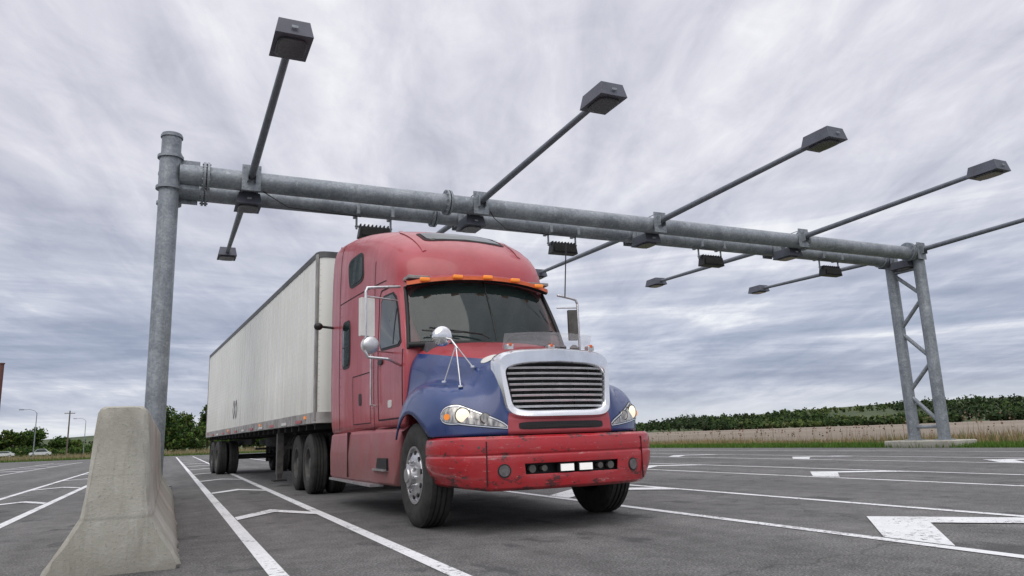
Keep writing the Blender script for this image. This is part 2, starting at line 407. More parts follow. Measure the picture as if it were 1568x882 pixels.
def shoebox(b, x, y, z, d, tilt=0):
    y1 = y + d * .80
    w = .29
    bt = [(x - w, min(y, y1), z - .14), (x + w, min(y, y1), z - .14), (x + w, max(y, y1), z - .14), (x - w, max(y, y1), z - .14)]
    tp = [(x - w * .82, min(y, y1) + .06, z + .14), (x + w * .82, min(y, y1) + .06, z + .14), (x + w * .82, max(y, y1) - .06, z + .14), (x - w * .82, max(y, y1) - .06, z + .14)]
    b.hexa([V(*p) for p in bt], [V(*p) for p in tp], 'lampgrey')
    ym = (y + y1) / 2; n = 28; pts = []
    for i in range(n):
        a = 2 * pi * i / n; ca, sa = cos(a), sin(a)
        pts.append((x + .225 * (abs(ca) ** .5) * (1 if ca > 0 else -1), ym + .30 * (abs(sa) ** .5) * (1 if sa > 0 else -1), z - .141))
    pl = [(p[0], p[1], p[2] - .035) for p in pts]; p2 = [(x + (p[0] - x) * .85, ym + (p[1] - ym) * .85, z - .18) for p in pts]
    b.grid([pts, pl, p2], 'lamplens', closed=True); b.add(p2, [tuple(range(n))], 'lamplens')
    b.box((x, y1 + d * .012, z - .02), (.10, .02, .05), 'galv')
CX = [1.42, 7.17, 12.92, 18.67, 24.42]
for i, x in enumerate(CX):
    b = MB('galv')
    for (y, d) in ((YN, -1), (YF, 1)):
        yo = y + d * (RB + .03)
        b.box((x, yo, ZB), (.42, .035, .62)); b.box((x, y - d * (RB + .03), ZB), (.42, .03, .5))
        for sx in (-.17, .17):
            for sz in (-.26, .26): b.cyl((x + sx, y - .3, ZB + sz * .9), (x + sx, y + .3, ZB + sz * .9), .014, n=6)
        b.box((x - .09, yo + d * .08, ZB + .02), (.02, .16, .3)); b.box((x + .09, yo + d * .08, ZB + .02), (.02, .16, .3))
        ye = 11.35 if d < 0 else 24.9
        b.cyl((x, yo, ZB + .04), (x, ye, ZB + .18), .088, .062, n=14, m='armgrey')
        shoebox(b, x, ye, ZB + .19, d)
    b.box((x, YF - .30, ZB - .18), (.16, .1, .35)); shoebox(b, x, YF - .25, ZB - .36, -1)
    b.make('lamp_arms_%d' % (i + 1), gan, 30, bevel=.006)
for i, x in enumerate((4.65, 10.35, 15.9, 21.3)):
    b = MB('galv'); z = ZB - .62
    for sx in (-.46, .46):
        b.cyl((x + sx, YF, ZB - RB + .02), (x + sx, YF, z + .02), .03, n=8); b.box((x + sx, YF, ZB - .1), (.09, .5, .3))
    b.cyl((x - .5, YF, z + .1), (x + .5, YF, z + .1), .03, n=8)
    b.box((x, YF - .03, z - .07), (.86, .30, .28), 'black', taper=.9); b.box((x, YF - .19, z - .08), (.72, .03, .18), 'dark')
    for k in range(8): b.box((x - .37 + k * .105, YF - .02, z + .10), (.03, .24, .10), 'black')
    b.make('hanging_scanner_%d' % (i + 1), gan, 30, bevel=.008)
b = MB('black')
b.tube([(7.4, YN - .2, ZB - .1), (7.6, YN - .1, ZB - .32), (8.4, YF - .3, ZB - .3), (10.0, YF, ZB - .26)], .012, 6)
b.tube([(1.7, YN - .1, ZB - .25), (2.4, YF - .3, ZB - .27), (4.3, YF, ZB - .25)], .012, 6)
b.make('cable', gan, 0)

# ------------------------------------------------------------------ wheels
def tyre(b, x0, side, r=.52, w=.28):
    h = w / 2
    p = [(-h + .04, .285), (-h + .012, .30), (-h - .004, .35), (-h - .010, .42), (-h + .002, .47), (-h + .018, .498), (-h + .034, .512)]
    tr = [-.105, -.06, -.055, -.045, -.04, -.012, -.008, .008, .012, .04, .045, .055, .06, .105]
    dep = [0, 0, 1, 1, 0, 0, 1, 1, 0, 0, 1, 1, 0, 0]
    p += [(t, r - .016 * d) for t, d in zip(tr, dep)] + [(-x, rr) for x, rr in p[::-1]]
    b.lathe([(x0 + side * x, rr) for x, rr in p], 56, 'rubber')
def wheel_mesh(kind):
    b = MB('rubber')
    h = .14
    if kind == 'front':
        tyre(b, 0, 1); al = 'alu'
        b.lathe([(-h + .035, .292), (-h + .01, .290), (-h + .012, .27), (-h + .05, .262), (-h + .055, .25), (-h + .02, .225), (-h - .005, .17), (-h - .005, .115), (-h - .05, .108), (-h - .06, .075), (-h - .075, .07), (-h - .08, 0.001)], 40, al)
        dx, rr, lx = -h + .016, .218, -h - .005
        b.lathe([(h - .035, .29), (h - .05, .26), (h - .15, .25), (h - .15, .02)], 32, 'dark')
    else:
        tyre(b, 0, 1); tyre(b, .34, 1); al = 'dull'
        b.lathe([(-h + .035, .292), (-h + .01, .290), (-h + .012, .272), (-h + .06, .262), (.06, .25), (.10, .225), (.11, .17), (.11, .135), (-.06, .125), (-.085, .10), (-.10, .09), (-.10, .001)], 40, al)
        dx, rr, lx = .098, .215, .11
        b.lathe([(.34 + h - .03, .29), (.34 + h - .06, .25), (.3, .24), (.3, .02)], 32, 'dark')
    for i in range(10):
        a = 2 * pi * i / 10 + .1
        b.cyl((dx - .006, rr * cos(a), rr * sin(a)), (dx + .01, rr * cos(a), rr * sin(a)), .027, n=14, m='black')
        a += pi / 10
        b.cyl((lx - .035, .142 * cos(a), .142 * sin(a)), (lx + .01, .142 * cos(a), .142 * sin(a)), .016, n=6, m='chrome' if kind == 'front' else 'dull')
    o = b.make('w', None, 30); me = o.data; bpy.data.objects.remove(o); me.name = 'wheel_' + kind; return me
WF, WD = wheel_mesh('front'), wheel_mesh('dual')
def wheel(name, me, parent, x, y, side, rz=0):
    o = bpy.data.objects.new(name, me); COL.objects.link(o); o.parent = parent; o.location = (x, y, .515)
    o.rotation_euler = (random.uniform(0, 3), 0, rz + (0 if side < 0 else pi)); return o

# ------------------------------------------------------------------ tractor
tr = empty('semi_truck', (3.46, 6.13, 0))
H = [
 [(0,.20,.885),(.3,.21,.885),(.60,.25,.885),(.70,.28,.885),(.86,.36,.885),(1.02,.48,.885),(1.12,.63,.885),(1.17,.79,.885)],
 [(0,.21,1.05),(.3,.22,1.05),(.60,.26,1.05),(.70,.29,1.02),(.86,.37,1.0),(1.03,.49,.98),(1.135,.64,.96),(1.18,.80,.90)],
 [(0,.25,1.3),(.3,.26,1.3),(.60,.30,1.28),(.70,.32,1.16),(.86,.40,1.12),(1.04,.51,1.09),(1.15,.66,1.05),(1.19,.815,.925)],
 [(0,.31,1.65),(.3,.32,1.65),(.585,.36,1.62),(.69,.42,1.28),(.86,.47,1.25),(1.05,.58,1.22),(1.16,.72,1.14),(1.20,.86,.96)],
 [(0,.40,1.715),(.3,.41,1.71),(.61,.46,1.665),(.71,.56,1.36),(.88,.60,1.34),(1.07,.70,1.32),(1.18,.82,1.21),(1.22,.95,1.032)],
 [(0,.80,1.77),(.33,.80,1.765),(.68,.82,1.70),(.78,.85,1.43),(.92,.88,1.42),(1.08,.94,1.41),(1.20,1.02,1.29),(1.235,1.13,1.122)],
 [(0,1.12,1.83),(.38,1.13,1.825),(.76,1.17,1.76),(.85,1.2,1.46),(.97,1.2,1.45),(1.10,1.24,1.44),(1.21,1.27,1.32),(1.245,1.3,1.14)],
 [(0,1.38,1.89),(.42,1.4,1.88),(.85,1.5,1.82),(.92,1.5,1.47),(1.0,1.5,1.44),(1.10,1.5,1.42),(1.21,1.5,1.29),(1.24,1.48,1.112)],
 [(0,1.56,1.93),(.46,1.6,1.925),(.93,1.74,1.87),(.98,1.76,1.45),(1.03,1.76,1.39),(1.10,1.74,1.34),(1.19,1.74,1.20),(1.23,1.70,.994)],
 [(0,1.70,1.965),(.49,1.74,1.96),(1.0,1.94,1.91),(1.03,1.95,1.42),(1.06,1.95,1.30),(1.10,1.95,1.2),(1.17,1.92,1.02),(1.21,1.87,.81)],
]
def jm(j): return j - 7 if j >= 7 else 6 - j
hb = MB('blue', 'red'); hb.grid(mirror_rows(H), fm=lambda i, j: 'red' if jm(j) <= 1 else 'blue', skip=lambda i, j: i in (1, 2) and jm(j) <= 1)
hood = hb.make('hood_and_fenders', tr, 180, sub=2, solid=.02)

C = [
 [(.80,1.96,1.0),(.80,1.96,1.4),(.80,1.90,1.90),(.93,2.13,2.2),(.90,2.28,2.5),(.86,2.36,2.66),(.68,2.26,2.72),(.38,2.16,2.75),(0,2.13,2.76)],
 [(1.05,1.94,1.0),(1.06,1.94,1.4),(1.055,1.92,1.93),(1.02,2.09,2.2),(.98,2.25,2.5),(.935,2.36,2.70),(.72,2.24,2.75),(.4,2.14,2.78),(0,2.11,2.79)],
 [(1.062,1.98,1.0),(1.072,1.98,1.4),(1.067,1.97,1.95),(1.035,2.13,2.2),(1.0,2.30,2.5),(.975,2.40,2.74),(.77,2.25,2.81),(.42,2.15,2.84),(0,2.12,2.85)],
 [(1.075,2.4,1.0),(1.09,2.4,1.4),(1.085,2.4,1.95),(1.068,2.45,2.2),(1.045,2.50,2.5),(1.04,2.52,2.86),(.95,2.36,3.08),(.5,2.25,3.14),(0,2.22,3.16)],
 [(1.09,3.0,1.0),(1.11,3.0,1.4),(1.11,3.0,1.95),(1.10,3.0,2.3),(1.09,3.0,2.65),(1.09,2.96,3.12),(1.02,2.80,3.37),(.55,2.66,3.44),(0,2.62,3.45)],
 [(1.13,3.6,1.0),(1.15,3.6,1.4),(1.15,3.6,1.95),(1.15,3.6,2.4),(1.15,3.6,2.8),(1.145,3.6,3.36),(1.07,3.44,3.66),(.56,3.32,3.74),(0,3.30,3.75)],
 [(1.17,4.4,1.0),(1.19,4.4,1.4),(1.19,4.4,1.95),(1.19,4.4,2.4),(1.19,4.4,2.9),(1.18,4.4,3.60),(1.10,4.3,3.90),(.5,4.25,3.95),(0,4.25,3.96)],
 [(1.20,5.2,1.0),(1.22,5.2,1.4),(1.22,5.2,1.95),(1.22,5.2,2.4),(1.22,5.2,2.95),(1.21,5.2,3.74),(1.13,5.2,4.0),(.5,5.2,4.03),(0,5.2,4.04)],
 [(1.20,5.4,1.0),(1.22,5.4,1.4),(1.22,5.4,1.95),(1.22,5.4,2.4),(1.22,5.4,2.95),(1.21,5.4,3.74),(1.13,5.4,3.99),(.5,5.4,4.02),(0,5.4,4.03)],
]
cabrows = [[(-p[0], p[1], p[2]) for p in r] + [p for p in r[-2::-1]] for r in C]
cb = MB('red'); cb.grid(cabrows)
cab = cb.make('cab_and_sleeper', tr, 180, sub=2, solid=.02)
b = MB('dark'); r = cabrows[-1]; b.add([(p[0] * .97, 5.36, p[2] * .985 + .02) for p in r], [tuple(range(len(r)))])
b.add([(-1.1, 1.97, 1.02), (1.1, 1.97, 1.02), (1.18, 5.36, 1.02), (-1.18, 5.36, 1.02)], [(0, 1, 2, 3)])
b.make('cab_back_and_floor', tr, 0)
b = MB('interior')
b.box((0, 3.05, 2.0), (2.06, .04, 2.0), 'interior')
b.box((0, 2.02, 1.78), (1.72, .5, .34), 'seat')
b.box((0, 2.62, 2.80), (1.9, .9, .04), 'interior')
for s in (-1, 1):
    b.box((s * .98, 2.5, 1.6), (.05, .95, .8), 'seat')
    b.box((s * .55, 2.75, 1.85), (.5, .16, .8), 'seat'); b.box((s * .55, 2.74, 2.36), (.26, .11, .22), 'seat'); b.box((s * .55, 2.5, 1.5), (.5, .5, .16), 'seat')
b.box((-.25, 1.86, 1.965), (.30, .2, .012), 'white'); b.box((.15, 2.34, 2.62), (.26, .03, .10), 'black')
b.make('cab_interior', tr, 30, bevel=.01)
b = MB('black')
n = 28; c0 = V(.55, 2.22, 2.04); ax1 = V(1, 0, 0); ax2 = V(0, .5, .86).normalized()
pts = [c0 + ax1 * .22 * cos(2 * pi * i / n) + ax2 * .22 * sin(2 * pi * i / n) for i in range(n + 1)]
b.tube(pts, .016, 6); b.tube([c0 - ax1 * .2, c0 + V(0, -.02, 0), c0 + ax1 * .2], .014, 6); b.make('steering_wheel', tr, 60)

bpy.context.view_layer.update()
dg = bpy.context.evaluated_depsgraph_get()
def bvh_of(ob):
    e = ob.evaluated_get(dg); me = e.to_mesh()
    t = BVHTree.FromPolygons([v.co.copy() for v in me.vertices], [tuple(p.vertices) for p in me.polygons]); e.to_mesh_clear(); return t
BH, BC = bvh_of(hood), bvh_of(cab)
def project(bv, o, d, off):
    d = Vector(d).normalized(); h = bv.ray_cast(Vector(o), d)
    if h[0] is None: return None
    return h[0] - d * off
def patch(b, bv, outline, proj, off, mat, rings=5):
    cx = sum(p[0] for p in outline) / len(outline); cy = sum(p[1] for p in outline) / len(outline)
    rows = []
    for k in range(rings + 1):
        f = max(k / rings, .02); row = []
        for p in outline:
            a, c = cx + (p[0] - cx) * f, cy + (p[1] - cy) * f
            q = project(bv, *proj(a, c), off)
            row.append(q if q is not None else (rows[-1][len(row)] if rows else Vector((0, 0, 0))))
        rows.append(row)
    rows.append([project(bv, *proj(*p), -.01) or rows[-1][i] for i, p in enumerate(outline)])
    b.grid(rows, mat, closed=True)
def rrect(cx, cy, w, h, e=.35, n=40, skew=0, taper=0):
    o = []
    for i in range(n):
        a = 2 * pi * i / n; ca, sa = cos(a), sin(a)
        x = w / 2 * abs(ca) ** e * (1 if ca > 0 else -1); y = h / 2 * abs(sa) ** e * (1 if sa > 0 else -1)
        o.append((cx + x * (1 + taper * y) + skew * y, cy + y))
    return o
def sidep(s): return lambda a, c: ((s * 3, a, c), (-s, 0, 0))
def strip(b, bv, pts, w, proj, off, mat):
    for p, q in zip(pts[:-1], pts[1:]):
        L = sqrt((q[0] - p[0]) ** 2 + (q[1] - p[1]) ** 2); n = max(2, int(L / .06)); nx, ny = -(q[1] - p[1]) / L * w / 2, (q[0] - p[0]) / L * w / 2
        r1, r2 = [], []
        for i in range(n + 1):
            t = i / n; x, y = p[0] + (q[0] - p[0]) * t, p[1] + (q[1] - p[1]) * t
            a = project(bv, *proj(x + nx, y + ny), off); c = project(bv, *proj(x - nx, y - ny), off)
            if a is None or c is None: continue
            r1.append(a); r2.append(c)
        if len(r1) > 1: b.grid([r1, r2], mat)
for s in (-1, 1):
    b = MB('glass'); pj = sidep(s)
    door = [(2.13, 2.02), (2.28, 2.30), (2.44, 2.58), (2.52, 2.64), (2.80, 2.64), (2.87, 2.58), (2.87, 2.06), (2.82, 2.0), (2.2, 1.98)]
    dd = []
    for i in range(len(door)):
        p, q = door[i], door[(i + 1) % len(door)]
        for k in range(5): dd.append((p[0] + (q[0] - p[0]) * k / 5, p[1] + (q[1] - p[1]) * k / 5))
    big = [(2.55 + (x - 2.55) * 1.09, 2.31 + (z - 2.31) * 1.09) for x, z in dd]
    patch(b, BC, big, pj, .006, 'gasket'); patch(b, BC, dd, pj, .012, 'glass')
    strip(b, BC, [(2.36, 2.0), (2.36, 2.44)], .022, pj, .016, 'black')
    patch(b, BC, rrect(4.47, 2.25, .44, .70, .4), pj, .006, 'gasket'); patch(b, BC, rrect(4.47, 2.25, .37, .62, .4), pj, .012, 'glass')
    strip(b, BC, [(4.29, 2.22), (4.65, 2.22)], .018, pj, .016, 'black')
    patch(b, BC, rrect(4.02, 3.26, .74, .46, .45, skew=.25), pj, .006, 'gasket'); patch(b, BC, rrect(4.02, 3.26, .66, .38, .45, skew=.25), pj, .012, 'glass')
    b.make('side_windows', tr, 60)
    b = MB('seam')
    strip(b, BC, [(2.03, 1.10), (2.04, 1.95)], .020, pj, .004, 'seam'); strip(b, BC, [(2.03, 1.12), (2.97, 1.12), (2.97, 2.66), (2.90, 2.75), (2.5, 2.75)], .020, pj, .004, 'seam')
    strip(b, BC, [(3.15, 1.02), (3.15, 3.2)], .014, pj, .004, 'seam')
    strip(b, BC, [(3.3, 1.10), (4.1, 1.10), (4.1, 1.75), (3.3, 1.75), (3.3, 1.10)], .013, pj, .004, 'seam')
    strip(b, BC, [(4.86, 1.02), (4.86, 3.85)], .022, pj, .004, 'seam')
    strip(b, BC, [(2.75, 2.86), (4.84, 2.90)], .014, pj, .004, 'seam')
    patch(b, BC, rrect(2.85, 1.83, .17, .06, .5), pj, .02, 'black', 2)
    patch(b, BC, rrect(2.5, 1.30, .14, .09, .4), pj, .006, 'white', 2)
    patch(b, BC, rrect(3.75, 1.42, .12, .16, .4), pj, .006, 'black', 2)
    for yy in (3.22, 4.78):
        for k in range(14): patch(b, BC, rrect(yy, 1.15 + k * .13, .016, .016, 1, 8), pj, .004, 'redlow', 1)
    b.make('door_seams', tr, 60)
    b = MB('alu'); b.tube([(s * 1.12, 3.06, 1.3), (s * 1.18, 3.06, 1.32), (s * 1.18, 3.06, 2.0), (s * 1.13, 3.06, 2.02)], .014); b.make('grab_handle', tr, 30)
# windshield
rows = []
for k in range(9):
    t = k / 8; row = []
    for i in range(21):
        u = -1 + i / 10
        hw = 1.015 - .085 * t; yb = 1.70 + .245 * abs(u) ** 2.2; yt = 2.115 + .235 * abs(u) ** 2.4
        zb = 1.90 ; zt = 2.765 - .065 * abs(u) ** 2
        bow = .03 * sin(pi * t)
        row.append((u * hw, yb + (yt - yb) * t - bow + .012, zb + (zt - zb) * t))
    rows.append(row)
b = MB('wglass'); b.grid(rows); b.make('windshield', tr, 180)
b = MB('gasket')
b.tube([V(*rows[k][0]) + V(-.005, -.008, 0) for k in range(9)], .024, 8); b.tube([V(*rows[k][20]) + V(.005, -.008, 0) for k in range(9)], .024, 8)
b.tube([V(*rows[k][10]) + V(0, -.004, 0) for k in range(9)], .009, 6)
b.tube([V(*p) + V(0, -.012, .04) for p in rows[0]], .035, 8)
for s in (-1, 1):
    b.tube([(s * .12, 1.66, 2.0), (s * .2, 1.70, 2.05), (s * .80, 1.84, 2.13)], .011, 6)
    b.tube([(s * .45, 1.73, 2.07), (s * .88, 1.87, 2.10)], .009, 6)
b.make('windshield_gasket_and_wipers', tr, 60)
b = MB('red')
for s, col in ((-1, 0), (1, 20)):
    p1 = [V(*rows[k][col]) + V(s * .012, .004, 0) for k in range(9)]; p2 = [p + V(s * .05, .055, 0) for p in p1]
    b.grid([p1, p2], 'red')
b.make('a_pillars', tr, 60)
top = rows[8]; vis = []
for dz, dy in ((.0, .0), (-.03, -.10), (-.012, -.15), (.035, -.145), (.08, -.03)):
    vis.append([(p[0] * 1.03, p[1] + dy + .0, p[2] + dz + .01) for p in top])
b = MB('black'); b.grid(vis[:3], 'black'); b.grid([vis[2], vis[3]], 'ambers'); b.grid(vis[3:], 'red')
b.make('sun_visor', tr, 60)
b = MB('amber')
for u in (2, 6, 10, 14, 18):
    p = top[u]; b.box((p[0] * 1.03, p[1] - .165, p[2] + .035), (.12, .05, .04), 'amber')
b.make('roof_marker_lamps', tr, 30, bevel=.01)
def topp(a, c): return ((a, c, 6), (0, 0, -1))
b = MB('seam'); patch(b, BC, rrect(0, 2.88, 1.16, .48, .3), topp, .008, 'seam', 8); patch(b, BC, rrect(0, 2.88, 1.06, .40, .3), topp, .018, 'glass', 8)
for s in (-1, 1):
    strip(b, BC, [(s * .66, 2.42), (s * .70, 3.3), (s * .55, 3.9)], .05, topp, .014, 'red')
b.make('roof_skylight', tr, 60)
# grille
def gout(w_t, w_b, zt, zb, n=56, e=.28):
    o = []
    for i in range(n):
        a = 2 * pi * i / n; ca, sa = cos(a), sin(a)
        v = abs(sa) ** e * (1 if sa > 0 else -1); u = abs(ca) ** e * (1 if ca > 0 else -1)
        w = w_b + (w_t - w_b) * (v + 1) / 2
        z = (zt + zb) / 2 + (zt - zb) / 2 * v
        if v > 0: z += .035 * v * (1 - u * u)
        o.append((u * w, z))
    return o
def gy(x, z): return .19 + .10 * (x / .6) ** 2 + (z - 1.07) * .10
rings = []
for (wt, wb, zt, zb, dy) in ((.65, .585, 1.68, 1.03, .12), (.65, .585, 1.68, 1.03, .01), (.625, .56, 1.655, 1.05, -.04), (.575, .51, 1.55, 1.095, -.03), (.555, .49, 1.535, 1.11, 0), (.555, .49, 1.535, 1.11, .11)):
    rings.append([(x, gy(x, z) + dy, z) for x, z in gout(wt, wb, zt, zb)])
b = MB('chrome'); b.grid(rings, 'chrome', closed=True); b.make('grille_surround', tr, 50)
b = MB('black'); b.add(rings[-1], [tuple(range(len(rings[-1])))])
for k in range(8):
    z = 1.142 + k * .0535; hw = .485 + .06 * (z - 1.1) / .45
    rr = []
    for dy, dz in ((-.008, -.008), (-.018, .006), (-.004, .013), (.035, .012), (.035, -.006)):
        rr.append([(x * hw / 8, gy(x * hw / 8, z) + dy + .01, z + dz) for x in range(-8, 9)])
    b.grid(rr + [rr[0]], 'slat')
for x in (-.36, -.18, 0, .18, .36): b.box((x, gy(x, 1.3) + .05, 1.32), (.012, .02, .42), 'dark')
b.make('grille_slats', tr, 40)
def frontp(a, c): return ((a, -2, c), (0, 1, 0))
b = MB('black'); patch(b, BH, rrect(0, .965, .92, .07, .3), frontp, .006, 'black')
patch(b, BH, rrect(0, .955, .86, .025, .3), frontp, .012, 'dark')
b.make('hood_intake', tr, 60)
def hl(s):
    def pj(a, c):
        r = radians(a); d = (s * sin(r), -cos(r), 0); o = (s * .70 + d[0] * 2, 1.0 + d[1] * 2, c); return (o, (-d[0], -d[1], 0))
    def outline(e=0):
        up, dn = [], []
        for i in range(25):
            t = i / 24; t2 = min(max(t, .002), .998)
            ph = -9 + 55 * t + (t - .5) * 2 * e * 40
            zc = .955 + .125 * min(1, t * 1.5) ** .8; hh = (.115 * t2 ** .62 * (1 - t2 ** 6) ** .5 + e)
            up.append((ph, zc + hh)); dn.append((ph, zc - hh * .82))
        return up + dn[::-1]
    b = MB('lens')
    patch(b, BH, outline(.022), pj, .004, 'black', 8)
    patch(b, BH, outline(.014), pj, .010, 'chrome', 8)
    patch(b, BH, outline(.003), pj, .012, 'black', 8)
    patch(b, BH, outline(-.004), pj, .016, 'lens', 8)
    for a, z, rad, mt in ((24, 1.08, .066, 'bulb'), (6, 1.045, .045, 'lens')):
        q = project(BH, *pj(a, z), .018); r = radians(a); d = V(s * sin(r), -cos(r), 0)
        b.cyl(q, q + d * .005, rad * 1.15, n=28, m='dull'); b.cyl(q + d * .004, q + d * .010, rad, rad * .9, n=28, m=mt)
    q = project(BH, *pj(39, 1.07), .016); d = V(s * sin(radians(39)), -cos(radians(39)), 0); b.cyl(q, q + d * .008, .03, n=16, m='amber')
    b.make('headlight', tr, 50)
hl(-1); hl(1)
b = MB('white'); dB = V(.38, .72, -.50).normalized(); uB = V(.88, -.47, 0).normalized(); wB = uB.cross(dB).normalized()
def pjB(a, c):
    o = V(-.585, .62, 1.63) + uB * a + wB * c - dB; return (o, dB)
patch(b, BH, [(.088 * cos(2 * pi * i / 32), .052 * sin(2 * pi * i / 32)) for i in range(32)], pjB, .008, 'white'); b.make('hood_badge', tr, 60)
b = MB('plexi')
rr = []
for t in (0, .5, 1): rr.append([(x / 10 * .50, .42 - .06 * t + .06 * (x / 10) ** 2, 1.75 + .14 * t - .02 * (x / 10) ** 2) for x in range(-10, 11)])
b.grid(rr); b.make('bug_deflector', tr, 180)
b = MB('alu')
for x in (-.46, 0, .46):
    b.box((x, .41, 1.735), (.07, .08, .05)); b.cyl((x, .365, 1.755), (x, .42, 1.755), .018, n=10, m='ambers')
b.make('deflector_clamps', tr, 30, bevel=.006)
# bumper
xs = [0, .12, .25, .38, .50, .62, .74, .86, .97, 1.06, 1.12, 1.16, 1.18, 1.185]
ysb = [.02, .022, .028, .037, .05, .07, .105, .15, .215, .31, .42, .55, .70, .86]
zs = [(.385, .10), (.385, .045), (.41, .01), (.47, 0), (.525, .0), (.62, .0), (.69, .0), (.705, .012), (.72, 0), (.80, .0), (.855, .012), (.875, .05), (.875, .16)]
rows = []
for z, dy in zs:
    row = []
    ins = max(0, (.62 - z)) * .28
    for x, y in zip(xs, ysb):
        k = min(1, max(0, (x - .85) / .33)); zz = z + (.035 * k if z < .5 else 0)
        row.append(((x - dy * k) * (1 - ins * min(1, x)) + .0, y + dy * (1 - k) + ins * .3 * k, zz))
    rows.append(row)
rows = mirror_rows(rows)
nc = len(xs) - 1
def skip(i, j):
    jj = j - nc if j >= nc else nc - 1 - j
    return i == 4 and jj < 4
b = MB('bumper'); b.grid(rows, skip=skip)
bp = b.make('bumper', tr, 40, solid=.02)
bv = bp.modifiers.new('b', 'BEVEL'); bv.width = .006; bv.segments = 2; bv.limit_method = 'ANGLE'; bv.angle_limit = radians(30)
b = MB('dark'); b.box((0, .16, .56), (1.15, .06, .2), 'black')
for s in (-1, 1):
    b.cyl((s * .30, .12, .572), (s * .30, .05, .572), .028, n=14, m='dull'); b.cyl((s * .42, .10, .572), (s * .42, .06, .572), .035, n=14, m='dull')
for x in (-.085, .115):
    b.box((x, .045, .572), (.15, .06, .075), 'black'); b.box((x, .010, .572), (.135, .015, .062), 'spot')
for s in (-1, 1):
    q = V(s * .69, .092, .565); d = V(s * .25, -.97, 0).normalized()
    b.cyl(q + d * -.03, q + d * .006, .062, n=24, m='black'); b.cyl(q, q + d * .012, .05, n=24, m='fog')
    b.box((s * .84, .142, .63), (.008, .012, .40), 'seam')
b.make('bumper_lamps', tr, 40)
b = MB('dull')
for x in (-.9, -.55, .55, .9):
    yy = .02 + .20 * abs(x) ** 2.6
    b.cyl((x, yy - .004, .78), (x, yy + .03, .78), .012, n=8)
b.make('bumper_bolts', tr, 30)
# side fairings and steps
for s in (-1, 1):
    b = MB('redlow')
    st = [(1.93, .90, 1.04), (2.02, .62, 1.06), (2.16, .36, 1.08), (2.6, .36, 1.10), (3.0, .36, 1.13), (3.02, .36, 1.10), (3.4, .36, 1.13), (4.4, .36, 1.16), (5.3, .36, 1.17)]
    rows = []
    for y, zb, xo in st:
        zt = 1.03
        rows.append([(s * (xo - .35), y, zb), (s * (xo + .03), y, zb), (s * (xo + .06), y, zb + .03), (s * (xo + .07), y, zb + (zt - zb) * .5), (s * (xo + .045), y, zt - .06), (s * (xo - .03), y, zt)])
    b.grid(rows); b.add(rows[-1], [tuple(range(6))]); b.add(rows[0], [tuple(range(6))]); b.make('side_fairing', tr, 50, bevel=.01)
    b = MB('black')
    b.box((s * 1.21, 4.15, .70), (.05, .012, .6), 'seam')
    b.box((s * 1.165, 2.6, .60), (.03, .55, .14), 'black'); b.box((s * 1.18, 2.6, .535), (.06, .55, .02), 'alu')
    b.box((s * 1.18, 4.0, .35), (.16, 2.5, .03), 'alu')
    b.make('steps', tr, 30)
# mirrors
for s, X, y in ((-1, 1.50, 2.02), (1, 1.34, 2.12)):
    b = MB('alu'); X = s * X
    b.tube([(s * 1.06, 2.15, 2.66), (s * 1.25, y, 2.62), (X - s * .02, y, 2.60), (X, y, 2.55), (X, y, 1.86), (X - s * .03, y, 1.80), (s * 1.25, y - .02, 1.78), (s * 1.07, 2.1, 1.72)], .017)
    b.tube([(s * 1.07, 2.2, 2.50), (X, y, 2.50)], .01); b.tube([(s * 1.08, 2.4, 1.9), (X, y, 1.88)], .01)
    R = Matrix.Rotation(radians(-14 * s), 3, 'Z')
    if s < 0:
        b.box((X - s * .02, y + .03, 2.26), (.17, .07, .44), 'white', R); b.box((X - s * .02 + 0, y + .07, 2.26), (.15, .005, .40), 'mirror', R)
        b.cyl((X - s * .06, y - .0, 1.94), (X - s * .06, y + .05, 1.94), .10, .105, n=28, m='white'); b.ball((X - s * .06, y, 1.94), (.10, .035, .10), 24, 8, 'alu')
    else:
        b.box((X - .07, y + .03, 2.27), (.12, .06, .40), 'dull', R)
        b.ball((X - .08, y, 1.94), (.07, .03, .07), 20, 8, 'dull')
    b.make('side_mirror', tr, 40, bevel=.008)
    if s > 0: continue
    b = MB('chrome'); c0 = V(s * .97, .92, 1.90)
    b.ball(c0, (.105, .05, .105), 28, 12, 'chrome'); b.cyl(c0 + V(0, .01, 0), c0 + V(0, .04, 0), .102, n=28, m='mirror')
    j = V(s * .86, .78, 1.76)
    b.tube([c0 + V(0, -.03, -.02), V(s * .90, .86, 1.86), j], .010, 8, 'alu')
    for f in ((s * .88, .66, 1.36), (s * .98, .86, 1.42), (s * .72, .72, 1.56)):
        b.tube([V(s * .87, .80, 1.79), V(*f)], .0075, 8, 'alu'); b.cyl(V(*f), V(*f) + V(0, 0, .02), .025, n=14)
    b.make('hood_mirror', tr, 40)
b = MB('black'); b.tube([(1.12, 2.05, 2.62), (1.16, 2.02, 3.35)], .008, 6); b.tube([(-1.2, 5.3, 2.62), (-1.42, 5.3, 2.64)], .02, 8); b.ball((-1.45, 5.3, 2.64), (.07, .07, .06), 16, 8); b.make('antenna', tr, 40)
